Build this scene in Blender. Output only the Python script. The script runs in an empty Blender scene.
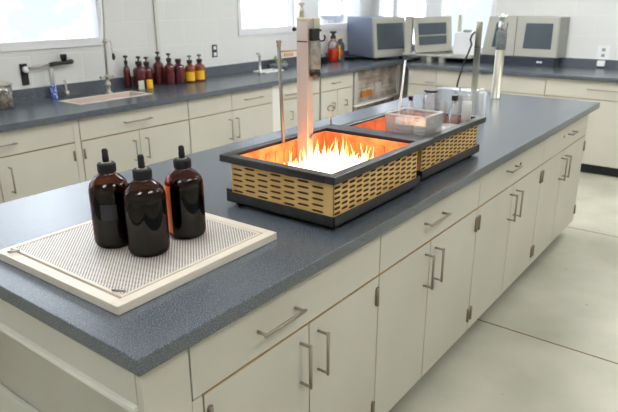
import bpy, bmesh, math, random
from mathutils import Vector, Matrix
random.seed(7)
sc = bpy.context.scene
C = sc.collection

# ------------------------------------------------------------------ camera
cam = bpy.data.cameras.new('camera'); camo = bpy.data.objects.new('camera', cam); C.objects.link(camo)
fw = Vector((0.75273591, 0.57127565, -0.32715866)); rt = Vector((0.60367307, -0.79722577, -0.00314609)); up = Vector((0.2626166, 0.19512869, 0.94496419))
camo.matrix_world = Matrix.Translation((-0.5845, -0.8596, 1.5547)) @ Matrix((rt, up, -fw)).transposed().to_4x4()
cam.sensor_width = 36; cam.lens = 36 * 595.74 / 618; cam.clip_start = .05; cam.clip_end = 200
cam.dof.use_dof = True; cam.dof.focus_distance = 1.75; cam.dof.aperture_fstop = 6.0
sc.camera = camo

# ------------------------------------------------------------------ world, light, exposure
def s(r, g, b):
    f = lambda c: (c / 255 / 12.92) if c / 255 <= .04045 else ((c / 255 + .055) / 1.055) ** 2.4
    return (f(r), f(g), f(b))
w = bpy.data.worlds.new('daylight'); sc.world = w; w.use_nodes = True
nt = w.node_tree; bg = nt.nodes['Background']
tc = nt.nodes.new('ShaderNodeTexCoord'); nz = nt.nodes.new('ShaderNodeTexNoise'); nz.inputs['Scale'].default_value = 13; nz.inputs['Detail'].default_value = 4
rp = nt.nodes.new('ShaderNodeValToRGB'); rp.color_ramp.elements[0].position = .46; rp.color_ramp.elements[0].color = (.078, .090, .102, 1)
rp.color_ramp.elements[1].position = .70; rp.color_ramp.elements[1].color = (.9, .97, 1.06, 1)
nt.links.new(tc.outputs['Generated'], nz.inputs['Vector']); nt.links.new(nz.outputs['Fac'], rp.inputs['Fac'])
nt.links.new(rp.outputs['Color'], bg.inputs['Color']); bg.inputs['Strength'].default_value = 8.5

LAMP = 8.5
def area(name, loc, rot, sx, sy, power, col, portal=False):
    l = bpy.data.lights.new(name, 'AREA'); l.shape = 'RECTANGLE'; l.size = sx; l.size_y = sy; l.energy = power; l.color = col
    o = bpy.data.objects.new(name, l); C.objects.link(o); o.location = loc; o.rotation_euler = rot
    if portal: l.cycles.is_portal = True
    return o
sc.view_settings.view_transform = 'Standard'; sc.view_settings.look = 'None'; sc.view_settings.gamma = 1
sc.view_settings.use_curve_mapping = False; sc.view_settings.exposure = 0.56
sc.cycles.use_denoising = True
sc.cycles.max_bounces = 10; sc.cycles.transparent_max_bounces = 16; sc.cycles.transmission_bounces = 10
sc.cycles.sample_clamp_indirect = 4.0

# ------------------------------------------------------------------ materials
def mat(name, col, rough=.5, metal=0., spec=.5, noise=None, bump=None, coat=0, trans=0, ior=1.5, alpha=1):
    m = bpy.data.materials.new(name); m.use_nodes = True; n = m.node_tree; b = n.nodes['Principled BSDF']
    b.inputs['Base Color'].default_value = (*col, 1); b.inputs['Roughness'].default_value = rough; b.inputs['Metallic'].default_value = metal
    b.inputs['Specular IOR Level'].default_value = spec; b.inputs['Coat Weight'].default_value = coat; b.inputs['Coat Roughness'].default_value = .08
    b.inputs['Transmission Weight'].default_value = trans; b.inputs['IOR'].default_value = ior; b.inputs['Alpha'].default_value = alpha
    t = None
    if noise or bump:
        t = n.nodes.new('ShaderNodeTexCoord')
    if noise:                                    # (scale, colour2, lo, hi)
        z = n.nodes.new('ShaderNodeTexNoise'); z.inputs['Scale'].default_value = noise[0]; z.inputs['Detail'].default_value = 3
        r = n.nodes.new('ShaderNodeValToRGB'); r.color_ramp.elements[0].position = noise[2]; r.color_ramp.elements[1].position = noise[3]
        r.color_ramp.elements[0].color = (*col, 1); r.color_ramp.elements[1].color = (*noise[1], 1)
        n.links.new(t.outputs['Object'], z.inputs['Vector']); n.links.new(z.outputs['Fac'], r.inputs['Fac']); n.links.new(r.outputs['Color'], b.inputs['Base Color'])
    if bump:                                     # (scale, strength)
        z = n.nodes.new('ShaderNodeTexNoise'); z.inputs['Scale'].default_value = bump[0]; z.inputs['Detail'].default_value = 3
        u = n.nodes.new('ShaderNodeBump'); u.inputs['Strength'].default_value = bump[1]; u.inputs['Distance'].default_value = .01
        n.links.new(t.outputs['Object'], z.inputs['Vector']); n.links.new(z.outputs['Fac'], u.inputs['Height']); n.links.new(u.outputs['Normal'], b.inputs['Normal'])
    return m
M = {}
M['paint'] = mat('cabinet_paint', s(205, 201, 188), .38, noise=(2.5, s(198, 193, 179), .3, .75), spec=.4)
M['edge'] = mat('cabinet_edge', s(180, 150, 110), .6)
M['plainglass'] = None
M['white_panel'] = mat('white_panel', s(232, 230, 220), .4)
M['gap'] = mat('dark_gap', s(60, 55, 48), .8)
M['steel'] = mat('brushed_steel', (.60, .58, .54), .28, 1., noise=(40, (.5, .47, .43), .3, .7))
M['dull_steel'] = mat('dull_steel', (.36, .32, .27), .5, .7)
M['hinge'] = mat('hinge_metal', (.30, .25, .20), .45, 1.)
M['chrome'] = mat('chrome', (.80, .80, .80), .10, 1.)
M['nickel'] = mat('satin_nickel', (.56, .53, .44), .34, 1.)
M['black'] = mat('black_enamel', s(38, 36, 36), .38, noise=(30, s(50, 47, 46), .4, .7))
M['blackplastic'] = mat('black_plastic', s(22, 22, 24), .35)
M['rubber'] = mat('black_rubber', s(20, 20, 22), .75)
M['beige'] = mat('beige_casing', s(186, 184, 174), .5, noise=(6, s(178, 176, 166), .3, .7))
M['grey_blue'] = mat('blue_grey_casing', s(124, 134, 156), .5)
M['grey_case'] = mat('grey_casing', s(152, 152, 146), .5)
M['screen'] = mat('dark_window', s(88, 96, 104), .25, noise=(3, s(72, 84, 88), .3, .7))
M['white'] = mat('white_plastic', s(236, 236, 238), .4)
M['cream'] = mat('cream_frame', s(216, 205, 190), .35, noise=(12, s(224, 214, 200), .3, .7), spec=.4)
M['tan'] = mat('tan_slotted_sheet', s(228, 190, 124), .5, noise=(18, s(214, 170, 102), .35, .75))
M['slot'] = mat('slot_shade', s(84, 54, 28), .8)  # dark brown painted into the slots as the shade of open holes
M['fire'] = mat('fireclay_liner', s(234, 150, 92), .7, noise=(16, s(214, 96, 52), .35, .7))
M['sinkbowl'] = mat('sink_bowl', s(215, 196, 184), .35)
M['yellow'] = mat('yellow_label', s(250, 190, 30), .5)
M['redglass'] = mat('maroon_glass', s(96, 22, 26), .12, coat=.6, noise=(14, s(70, 14, 18), .35, .7))
M['amber'] = mat('amber_glass_solid', s(150, 66, 14), .1, coat=.6, noise=(14, s(96, 34, 8), .35, .7))
M['redliquid'] = mat('red_liquid', s(214, 52, 16), .2, spec=.3)
M['orange_label'] = mat('orange_label', s(190, 112, 40), .6)
M['greyboard'] = mat('weathered_boards', s(186, 178, 168), .6, noise=(7, s(140, 124, 112), .4, .6))
M['blue'] = mat('blue_label', s(40, 70, 200), .4, noise=(60, s(190, 205, 240), .5, .56))
M['clear'] = None
M['pink_steel'] = mat('warm_steel_sheet', (.66, .60, .58), .38, .6, noise=(5, (.60, .53, .50), .3, .7))
M['olive'] = mat('olive_cap', s(196, 194, 172), .45)
M['greymesh'] = mat('grey_sleeve', s(136, 142, 142), .55, noise=(60, s(112, 118, 120), .4, .6))
M['green'] = mat('green_leaf', s(120, 150, 84), .6)
M['brass'] = mat('brass', (.85, .58, .22), .3, 1.)
M['toe'] = mat('black_base', s(34, 36, 42), .5)
M['wood'] = mat('light_wood', s(190, 172, 146), .5)
M['adaptor'] = mat('adaptor_white', s(240, 240, 240), .4)

def glass(name, col=(1, 1, 1), gl=.12, tint=.92, rough=.05, veil=0, fr=.7):
    m = bpy.data.materials.new(name); m.use_nodes = True; n = m.node_tree; n.nodes.clear()
    o = n.nodes.new('ShaderNodeOutputMaterial'); mx = n.nodes.new('ShaderNodeMixShader'); tr = n.nodes.new('ShaderNodeBsdfTransparent'); g = n.nodes.new('ShaderNodeBsdfGlossy')
    tr.inputs['Color'].default_value = (col[0] * tint, col[1] * tint, col[2] * tint, 1); g.inputs['Roughness'].default_value = rough
    lw = n.nodes.new('ShaderNodeLayerWeight'); lw.inputs['Blend'].default_value = .35
    mm = n.nodes.new('ShaderNodeMath'); mm.operation = 'MULTIPLY_ADD'; mm.inputs[1].default_value = fr; mm.inputs[2].default_value = gl
    n.links.new(lw.outputs['Fresnel'], mm.inputs[0]); n.links.new(mm.outputs[0], mx.inputs['Fac'])
    n.links.new(tr.outputs[0], mx.inputs[1]); n.links.new(g.outputs[0], mx.inputs[2])
    if veil:
        df = n.nodes.new('ShaderNodeBsdfDiffuse'); df.inputs['Color'].default_value = (.93, .93, .92, 1); tl = n.nodes.new('ShaderNodeBsdfTranslucent'); tl.inputs['Color'].default_value = (.93, .93, .92, 1)
        a = n.nodes.new('ShaderNodeMixShader'); n.links.new(df.outputs[0], a.inputs[1]); n.links.new(tl.outputs[0], a.inputs[2])
        m2 = n.nodes.new('ShaderNodeMixShader'); m2.inputs[0].default_value = veil; n.links.new(mx.outputs[0], m2.inputs[1]); n.links.new(a.outputs[0], m2.inputs[2]); mx = m2
    n.links.new(mx.outputs[0], o.inputs['Surface'])
    return m
M['clear'] = glass('clear_glass', gl=.04, tint=.96, veil=.10)
M['plainglass'] = glass('plain_glass', gl=.03, tint=.98)
M['pane'] = glass('window_glass', gl=.0, tint=.99, rough=.02)
M['frost'] = glass('cloudy_plastic', gl=.12, tint=.95, rough=.3, veil=.42)
M['amberglass'] = glass('amber_glass', (.46, .18, .08), gl=.03, tint=.9, fr=.35)
M['orangeglass'] = glass('bright_amber_glass', (1.0, .36, .08), gl=.03, tint=1.0)
M['dark_liquid'] = mat('dark_liquid', s(12, 8, 9), .6, spec=.05)
M['brown_vapour'] = mat('brown_inner', s(112, 58, 36), .3, coat=.3)

def worktop_mat():
    m = bpy.data.materials.new('speckled_worktop'); m.use_nodes = True; n = m.node_tree; b = n.nodes['Principled BSDF']
    t = n.nodes.new('ShaderNodeTexCoord'); v = n.nodes.new('ShaderNodeTexNoise'); v.inputs['Scale'].default_value = 480; v.inputs['Detail'].default_value = 1
    r = n.nodes.new('ShaderNodeValToRGB'); e = r.color_ramp.elements
    e[0].position = .40; e[0].color = (*s(54, 61, 69), 1); e[1].position = .74; e[1].color = (*s(158, 163, 170), 1)
    k = e.new(.56); k.color = (*s(78, 87, 97), 1)
    n.links.new(t.outputs['Object'], v.inputs['Vector']); n.links.new(v.outputs['Fac'], r.inputs['Fac']); n.links.new(r.outputs['Color'], b.inputs['Base Color'])
    b.inputs['Roughness'].default_value = .27; b.inputs['IOR'].default_value = 1.85
    z = n.nodes.new('ShaderNodeTexNoise'); z.inputs['Scale'].default_value = 60; u = n.nodes.new('ShaderNodeBump'); u.inputs['Strength'].default_value = .04; u.inputs['Distance'].default_value = .002
    n.links.new(t.outputs['Object'], z.inputs['Vector']); n.links.new(z.outputs['Fac'], u.inputs['Height']); n.links.new(u.outputs['Normal'], b.inputs['Normal'])
    return m
M['top'] = worktop_mat()

def block_mat(name, axis, col):
    m = mat(name, col, .55); n = m.node_tree; b = n.nodes['Principled BSDF']
    t = n.nodes.new('ShaderNodeTexCoord'); sp = n.nodes.new('ShaderNodeSeparateXYZ'); cb = n.nodes.new('ShaderNodeCombineXYZ')
    n.links.new(t.outputs['Object'], sp.inputs[0]); n.links.new(sp.outputs[axis], cb.inputs[0]); n.links.new(sp.outputs['Z'], cb.inputs[1])
    k = n.nodes.new('ShaderNodeTexBrick'); k.inputs['Scale'].default_value = 1; k.inputs['Brick Width'].default_value = .4; k.inputs['Row Height'].default_value = .2
    k.inputs['Mortar Size'].default_value = .006; k.inputs['Mortar Smooth'].default_value = .6
    k.inputs['Color1'].default_value = (*col, 1); k.inputs['Color2'].default_value = (*[c * .985 for c in col], 1); k.inputs['Mortar'].default_value = (*[c * 1.04 for c in col], 1)
    n.links.new(cb.outputs[0], k.inputs['Vector']); n.links.new(k.outputs['Color'], b.inputs['Base Color'])
    u = n.nodes.new('ShaderNodeBump'); u.inputs['Strength'].default_value = .35; u.inputs['Distance'].default_value = .004; u.invert = True
    n.links.new(k.outputs['Fac'], u.inputs['Height']); n.links.new(u.outputs['Normal'], b.inputs['Normal'])
    return m
M['wall_y'] = block_mat('painted_block_y', 'X', s(226, 226, 222)); M['wall_x'] = block_mat('painted_block_x', 'Y', s(226, 226, 222))
M['plain_wall'] = mat('plain_wall', s(215, 214, 206), .7)
M['ceil'] = mat('ceiling_tile', s(228, 228, 222), .9)

def floor_mat():
    m = mat('polished_concrete', s(190, 188, 170), .22, spec=.6); n = m.node_tree; b = n.nodes['Principled BSDF']
    t = n.nodes.new('ShaderNodeTexCoord'); z = n.nodes.new('ShaderNodeTexNoise'); z.inputs['Scale'].default_value = 2.2; z.inputs['Detail'].default_value = 6
    r = n.nodes.new('ShaderNodeValToRGB'); r.color_ramp.elements[0].position = .3; r.color_ramp.elements[1].position = .72
    r.color_ramp.elements[0].color = (*s(172, 171, 154), 1); r.color_ramp.elements[1].color = (*s(200, 197, 180), 1)
    n.links.new(t.outputs['Object'], z.inputs['Vector']); n.links.new(z.outputs['Fac'], r.inputs['Fac'])
    sp = n.nodes.new('ShaderNodeSeparateXYZ'); n.links.new(t.outputs['Object'], sp.inputs[0])
    a = n.nodes.new('ShaderNodeMath'); a.operation = 'SUBTRACT'; a.inputs[1].default_value = 2.09 - 1.65 * 4
    d = n.nodes.new('ShaderNodeMath'); d.operation = 'PINGPONG'; d.inputs[1].default_value = .825
    c = n.nodes.new('ShaderNodeMath'); c.operation = 'LESS_THAN'; c.inputs[1].default_value = .005
    n.links.new(sp.outputs['X'], a.inputs[0]); n.links.new(a.outputs[0], d.inputs[0]); n.links.new(d.outputs[0], c.inputs[0])
    mx = n.nodes.new('ShaderNodeMix'); mx.data_type = 'RGBA'; mx.inputs['B'].default_value = (*s(112, 92, 66), 1)
    n.links.new(c.outputs[0], mx.inputs['Factor']); n.links.new(r.outputs['Color'], mx.inputs['A']); 
    v = n.nodes.new('ShaderNodeTexVoronoi'); v.inputs['Scale'].default_value = 7; lt = n.nodes.new('ShaderNodeMath'); lt.operation = 'LESS_THAN'; lt.inputs[1].default_value = .045
    n.links.new(t.outputs['Object'], v.inputs['Vector']); n.links.new(v.outputs['Distance'], lt.inputs[0])
    m2 = n.nodes.new('ShaderNodeMix'); m2.data_type = 'RGBA'; m2.inputs['B'].default_value = (*s(150, 140, 120), 1)
    n.links.new(lt.outputs[0], m2.inputs['Factor']); n.links.new(mx.outputs['Result'], m2.inputs['A']); n.links.new(m2.outputs['Result'], b.inputs['Base Color'])
    return m
M['floor'] = floor_mat()

def perf_mat():
    m = mat('perforated_sheet', s(222, 214, 204), .4, .1); n = m.node_tree; b = n.nodes['Principled BSDF']
    t = n.nodes.new('ShaderNodeTexCoord'); sp = n.nodes.new('ShaderNodeSeparateXYZ'); n.links.new(t.outputs['Object'], sp.inputs[0])
    def sn(o, k):
        a = n.nodes.new('ShaderNodeMath'); a.operation = 'MULTIPLY'; a.inputs[1].default_value = k; n.links.new(o, a.inputs[0])
        c = n.nodes.new('ShaderNodeMath'); c.operation = 'SINE'; n.links.new(a.outputs[0], c.inputs[0]); return c.outputs[0]
    p = n.nodes.new('ShaderNodeMath'); p.operation = 'MULTIPLY'; n.links.new(sn(sp.outputs['X'], 640), p.inputs[0]); n.links.new(sn(sp.outputs['Y'], 590), p.inputs[1])
    g = n.nodes.new('ShaderNodeMath'); g.operation = 'GREATER_THAN'; g.inputs[1].default_value = .22; n.links.new(p.outputs[0], g.inputs[0])
    mx = n.nodes.new('ShaderNodeMix'); mx.data_type = 'RGBA'; mx.inputs['A'].default_value = (*s(222, 215, 206), 1); mx.inputs['B'].default_value = (*s(48, 44, 40), 1)
    n.links.new(g.outputs[0], mx.inputs['Factor']); n.links.new(mx.outputs['Result'], b.inputs['Base Color'])
    u = n.nodes.new('ShaderNodeBump'); u.invert = True; u.inputs['Strength'].default_value = .6; u.inputs['Distance'].default_value = .002
    n.links.new(g.outputs[0], u.inputs['Height']); n.links.new(u.outputs['Normal'], b.inputs['Normal'])
    return m
M['perf'] = perf_mat()

def emis(name, stops, strength, zspan):
    m = bpy.data.materials.new(name); m.use_nodes = True; n = m.node_tree; n.nodes.clear()
    o = n.nodes.new('ShaderNodeOutputMaterial'); e = n.nodes.new('ShaderNodeEmission')
    t = n.nodes.new('ShaderNodeTexCoord'); sp = n.nodes.new('ShaderNodeSeparateXYZ'); n.links.new(t.outputs['Object'], sp.inputs[0])
    mr = n.nodes.new('ShaderNodeMapRange'); mr.inputs['From Min'].default_value = zspan[0]; mr.inputs['From Max'].default_value = zspan[1]; n.links.new(sp.outputs['Z'], mr.inputs['Value'])
    r = n.nodes.new('ShaderNodeValToRGB'); el = r.color_ramp.elements
    el[0].position = stops[0][0]; el[0].color = (*stops[0][1], 1); el[1].position = stops[-1][0]; el[1].color = (*stops[-1][1], 1)
    for q in stops[1:-1]:
        k = el.new(q[0]); k.color = (*q[1], 1)
    n.links.new(mr.outputs[0], r.inputs['Fac']); n.links.new(r.outputs['Color'], e.inputs['Color']); e.inputs['Strength'].default_value = strength
    tr = n.nodes.new('ShaderNodeBsdfTransparent'); mx = n.nodes.new('ShaderNodeMixShader')
    f = n.nodes.new('ShaderNodeMapRange'); f.inputs['From Min'].default_value = .35; f.inputs['From Max'].default_value = 1; f.inputs['To Min'].default_value = .05; f.inputs['To Max'].default_value = .75
    n.links.new(mr.outputs[0], f.inputs['Value']); n.links.new(f.outputs[0], mx.inputs['Fac']); n.links.new(e.outputs[0], mx.inputs[1]); n.links.new(tr.outputs[0], mx.inputs[2])
    n.links.new(mx.outputs[0], o.inputs['Surface'])
    return m
M['flame'] = emis('flame', [(0, (1, .70, .40)), (.35, (1, .60, .25)), (.65, (1, .42, .11)), (1, (1, .24, .04))], 5.0, (0, .10))
M['ember'] = emis('glowing_bed', [(0, (1, .58, .30)), (1, (1, .62, .34))], 6.0, (-1, 1))
M['added_glow'] = emis('added_glow_lumps', [(0, (1, .34, .12)), (1, (1, .38, .14))], 3.5, (-1, 1))  # glow added to turn the far box liner orange
def lamp_mat():
    m = bpy.data.materials.new('lamp_diffuser'); m.use_nodes = True; b = m.node_tree.nodes['Principled BSDF']
    b.inputs['Emission Color'].default_value = (.97, .985, 1, 1); b.inputs['Emission Strength'].default_value = LAMP; return m
M['lamp'] = lamp_mat()

# ------------------------------------------------------------------ mesh helpers
class MB:
    def __init__(self): self.bm = bmesh.new()
    def box(self, a, b, mi=0):
        x0, y0, z0 = a; x1, y1, z1 = b
        v = [self.bm.verts.new(p) for p in ((x0, y0, z0), (x1, y0, z0), (x1, y1, z0), (x0, y1, z0), (x0, y0, z1), (x1, y0, z1), (x1, y1, z1), (x0, y1, z1))]
        for f in ((0, 3, 2, 1), (4, 5, 6, 7), (0, 1, 5, 4), (1, 2, 6, 5), (2, 3, 7, 6), (3, 0, 4, 7)):
            self.bm.faces.new([v[i] for i in f]).material_index = mi
        return self
    def hexa(self, front, back, mi=0):
        v = [self.bm.verts.new(p) for p in list(front) + list(back)]
        for f in ((0, 1, 2, 3), (7, 6, 5, 4), (0, 4, 5, 1), (1, 5, 6, 2), (2, 6, 7, 3), (3, 7, 4, 0)):
            self.bm.faces.new([v[i] for i in f]).material_index = mi
        bmesh.ops.recalc_face_normals(self.bm, faces=self.bm.faces[:]); return self
    def lathe(self, prof, c=(0, 0, 0), n=24, a0=0, a1=2 * math.pi, mi=0, cap=True):
        full = abs(a1 - a0 - 2 * math.pi) < 1e-6; k = n if full else n + 1; rings = []
        for r, z in prof:
            rings.append([self.bm.verts.new((c[0] + r * math.cos(a0 + (a1 - a0) * i / n), c[1] + r * math.sin(a0 + (a1 - a0) * i / n), c[2] + z)) for i in range(k)])
        for A, B in zip(rings, rings[1:]):
            for i in range(n):
                j = (i + 1) % k
                f = self.bm.faces.new((A[i], A[j], B[j], B[i])); f.material_index = mi; f.smooth = True
        if cap and full:
            if prof[0][0] > 1e-5: self.bm.faces.new(rings[0][::-1]).material_index = mi
            if prof[-1][0] > 1e-5: self.bm.faces.new(rings[-1]).material_index = mi
        return self
    def tube(self, pts, r, n=10, mi=0):
        pts = [Vector(p) for p in pts]; rings = []
        rr = r if isinstance(r, (list, tuple)) else [r] * len(pts)
        for i, p in enumerate(pts):
            d = (pts[min(i + 1, len(pts) - 1)] - pts[max(i - 1, 0)]).normalized()
            a = d.orthogonal().normalized() if i == 0 else (pa - d * pa.dot(d)).normalized()
            pa = a; b = d.cross(a)
            rings.append([self.bm.verts.new(p + (a * math.cos(2 * math.pi * k / n) + b * math.sin(2 * math.pi * k / n)) * rr[i]) for k in range(n)])
        for A, B in zip(rings, rings[1:]):
            for k in range(n):
                f = self.bm.faces.new((A[k], A[(k + 1) % n], B[(k + 1) % n], B[k])); f.smooth = True; f.material_index = mi
        self.bm.faces.new(rings[0][::-1]); self.bm.faces.new(rings[-1]); return self
    def build(self, name, m, parent=None, bevel=0, loc=None, rot=None):
        bmesh.ops.recalc_face_normals(self.bm, faces=self.bm.faces[:])
        me = bpy.data.meshes.new(name); self.bm.to_mesh(me); self.bm.free()
        for q in (m if isinstance(m, (list, tuple)) else [m]): me.materials.append(q)
        o = bpy.data.objects.new(name, me); C.objects.link(o)
        if parent: o.parent = parent
        if loc: o.location = loc
        if rot: o.rotation_euler = rot
        if bevel:
            bv = o.modifiers.new('bevel', 'BEVEL'); bv.width = bevel; bv.segments = 2; bv.limit_method = 'ANGLE'
        return o
def box(a, b): return MB().box(a, b)
def tag(o, label, cat, group=None, kind=None):
    o['label'] = label; o['category'] = cat
    if group: o['group'] = group
    if kind: o['kind'] = kind
    return o
def thing(name, label, cat, loc, rz=0, group=None):
    o = bpy.data.objects.new(name, None); C.objects.link(o); o.location = loc; o.rotation_euler = (0, 0, rz); o.empty_display_size = .05
    return tag(o, label, cat, group)
def struct(o): o['kind'] = 'structure'; return o
def kids(o): return [c for c in bpy.data.objects if c.parent == o]
def dup(o, parent=None, **kw):
    c = o.copy(); C.objects.link(c)
    if parent: c.parent = parent
    for k in kids(o): dup(k, c)
    return c

# ------------------------------------------------------------------ the room
YW, XW, ZC = 3.192, 6.033, 2.85
struct(box((-3.2, -3.6, -.1), (7.5, YW + .2, 0)).build('floor', M['floor']))
struct(box((-3.2, -3.6, ZC), (XW + .2, YW + .2, ZC + .1)).build('ceiling', M['ceil']))
wl = MB(); WZ1 = 2.5
for a, b, z0, z1 in ((-3.2, XW + .2, 0, 1.235), (-3.2, XW + .2, WZ1, ZC), (-3.2, -1.8, 1.235, WZ1), (2.20, 3.66, 1.235, WZ1), (5.80, XW + .2, 1.235, WZ1)):
    wl.box((a, YW, z0), (b, YW + .2, z1))
struct(wl.build('wall_left', M['wall_y']))
wr = MB()
for a, b, z0, z1 in ((-3.6, YW, 0, .995), (-3.6, YW, WZ1, ZC), (-3.6, 1.62, .995, WZ1), (3.12, YW, .995, WZ1)):
    wr.box((XW, a, z0), (XW + .2, b, z1))
struct(wr.build('wall_right', M['wall_x']))
struct(box((-3.3, -3.6, 0), (-3.2, YW, ZC)).build('wall_back', M['plain_wall']))
struct(box((-3.2, -3.7, 0), (XW, -3.6, ZC)).build('wall_near', M['plain_wall']))

def window_y(name, x0, x1, z0, z1, mull):
    f = MB(); t = .045; d0, d1 = YW - .012, YW + .09
    f.box((x0, d0, z0), (x1, d1, z0 + .06)); f.box((x0, d0, z1 - t), (x1, d1, z1)); f.box((x0, d0, z0 + .06), (x0 + t, d1, z1 - t)); f.box((x1 - t, d0, z0 + .06), (x1, d1, z1 - t))
    for q, wd in mull: f.box((q - wd, YW + .01, z0 + .06), (q + wd, d1, z1 - t))
    o = struct(f.build(name, M['white'], bevel=.004))
    box((x0 + t, YW + .05, z0 + .06), (x1 - t, YW + .056, z1 - t)).build('pane', M['pane'], o)
    return o
window_y('window_1', -1.8, 2.20, 1.235, WZ1, [(-.6, .03), (.6, .02)])
window_y('window_2', 3.66, 5.80, 1.235, WZ1, [(4.52, .014), (4.80, .15)])
f = MB(); f.box((XW - .012, 1.62, .995), (XW + .09, 3.12, 1.05)); f.box((XW - .012, 1.62, WZ1 - .045), (XW + .09, 3.12, WZ1))
f.box((XW - .012, 1.62, 1.05), (XW + .09, 1.665, WZ1 - .045)); f.box((XW - .012, 3.075, 1.05), (XW + .09, 3.12, WZ1 - .045))
f.box((XW + .01, 2.84, 1.05), (XW + .09, 2.90, WZ1 - .045)); f.box((XW + .01, 2.26, 1.05), (XW + .09, 2.46, WZ1 - .045))
o = struct(f.build('window_3', M['white'], bevel=.004)); box((XW + .05, 1.665, 1.05), (XW + .056, 3.075, WZ1 - .045)).build('pane', M['pane'], o)
struct(box((2.685, YW - .018, 0.985), (2.715, YW, ZC)).build('trim_1', M['plain_wall']))

# ceiling lights out of view; the last is added to brighten the corner cabinets
n = 0
for x, y in ((.6, -1.6), (3.4, -1.6), (.6, .9), (3.4, .9), (4.6, -.6), (-1.6, -.4), (4.1, 1.0)):
    t = thing('ceiling_light', 'flush rectangular ceiling light panel', 'ceiling light', (x, y, ZC - .05), group='ceiling light panels')
    fr = MB(); fr.box((-.62, -.32, 0), (.62, -.29, .05)); fr.box((-.62, .29, 0), (.62, .32, .05)); fr.box((-.62, -.29, 0), (-.59, .29, .05)); fr.box((.59, -.29, 0), (.62, .29, .05))
    fr.build('frame', M['white'], t); box((-.59, -.29, .012), (.59, .29, .02)).build('diffuser', M['lamp'], t)

# ------------------------------------------------------------------ worktops
T = .039; Z = .90
tag(box((0, 0, Z - T), (3.78, 1.1475, Z)).build('island_worktop', M['top'], bevel=.003), 'long speckled blue-grey worktop of the central island', 'worktop')
lw = MB(); sx0, sx1, sy0, sy1 = 1.67, 2.225, 2.76, 2.97; YF = 2.4845; cx0, cx1, cy0, cy1 = 3.76, 3.97, 2.95, 3.05
for a in ((.40, YF, sx0, YW), (sx0, YF, sx1, sy0), (sx0, sy1, sx1, YW), (sx1, YF, cx0, YW), (cx0, YF, cx1, cy0), (cx0, cy1, cx1, YW), (cx1, YF, XW, YW)):
    lw.box((a[0], a[1], Z - T), (a[2], a[3], Z))
bmesh.ops.remove_doubles(lw.bm, verts=lw.bm.verts[:], dist=1e-5)
wt = tag(lw.build('wall_worktop', M['top']), 'speckled blue-grey worktop with sinks under the long window wall', 'worktop')
box((.40, YW - .02, Z), (XW, YW, Z + .083)).build('backsplash', M['top'], wt)
wt2 = tag(box((5.232, -2.2, Z - T), (XW, 2.235, Z)).build('wall_worktop', M['top'], bevel=.003), 'speckled blue-grey worktop along the right wall behind the island', 'worktop')
box((XW - .02, -2.2, Z), (XW, 2.235, Z + .083)).build('backsplash', M['top'], wt2)

# ------------------------------------------------------------------ cabinets
def pull_h(parent, x, z, L, y=0, so=.026):
    m = MB(); m.tube([(x - L / 2, y - so - .004, z), (x + L / 2, y - so - .004, z)], .0048, 10)
    for q in (-1, 1): m.tube([(x + q * (L / 2 - .007), y - so - .004, z), (x + q * (L / 2 - .007), y, z)], .0045, 10)
    return m.build('handle', M['dull_steel'], parent)
def pull_v(parent, x, z0, z1, y=0, so=.032):
    m = MB(); m.tube([(x, y - so - .004, z0), (x, y - so - .004, z1)], .0048, 10)
    for q in (z0 + .005, z1 - .005): m.tube([(x, y - so - .004, q), (x, y, q)], .0042, 10)
    return m.build('handle', M['dull_steel'], parent)
def cabinet(label, loc, w_, dep, rz, doors, drawers, zd=.702, ztop=.861, hin=True, cat='cabinet', name='base_cabinet', group=None, kick=True):
    """local x along the front, y into the body, z up; doors/drawers = (x0, x1, handle spec)"""
    t = thing(name, label, cat, loc, rz, group); g = .005; th = .019
    b = MB(); f0 = th + .002; b.box((0, f0, .10), (.018, dep, ztop)); b.box((w_ - .018, f0, .10), (w_, dep, ztop)); b.box((.018, f0, .10), (w_ - .018, dep, .118)); b.box((.018, dep - .012, .118), (w_ - .018, dep, ztop)); b.box((.018, f0 + .03, ztop - .03), (w_ - .018, f0 + .048, ztop)); b.box((.018, f0 + .03, zd - .02), (w_ - .018, f0 + .048, zd + .02))
    b.build('body', M['paint'], t)
    if kick: box((.0, .075, 0), (w_, dep, .10)).build('toe_kick', M['toe'], t)
    for (a, c, h) in drawers:
        d = box((a + g / 2, 0, zd + g), (c - g / 2, th, ztop - .003)).build('drawer', M['paint'], t, bevel=.0015)
        if h: pull_h(d, *h)
    for (a, c, h, hs) in doors:
        d = box((a + g / 2, 0, .10), (c - g / 2, th, zd - .003)).box((a + g / 2, .0005, zd - .003), (c - g / 2, th, zd), 1).build('door', [M['paint'], M['edge']], t, bevel=.001)
        if h: pull_v(d, *h)
        if hs:
            x = a + .016 if hs < 0 else c - .014
            for q in (.155, .60):
                m = MB(); m.tube([(x, -.004, q), (x, -.004, q + .065)], .0065, 8); m.box((x - .008, -.002, q + .004), (x + .008, .001, q + .061))
                m.build('hinge', M['hinge'], d)
    # shadow line between drawer and doors
    return t
FY = .025
sx = [.148, .960, 1.790, 2.690, 3.615]; mids = [.580, 1.335, 2.235, 3.105]
hands = [(.445, .777, .165), (1.347, .788, .16), (2.165, .796, .13), (3.20, .79, .12)]
labs = ['white island cabinet nearest the camera, under the perforated mat', 'white island cabinet below the burning slotted box, second from the near end',
        'white island cabinet third from the near end, beside the floor joint', 'white island cabinet at the far end of the island']
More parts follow.
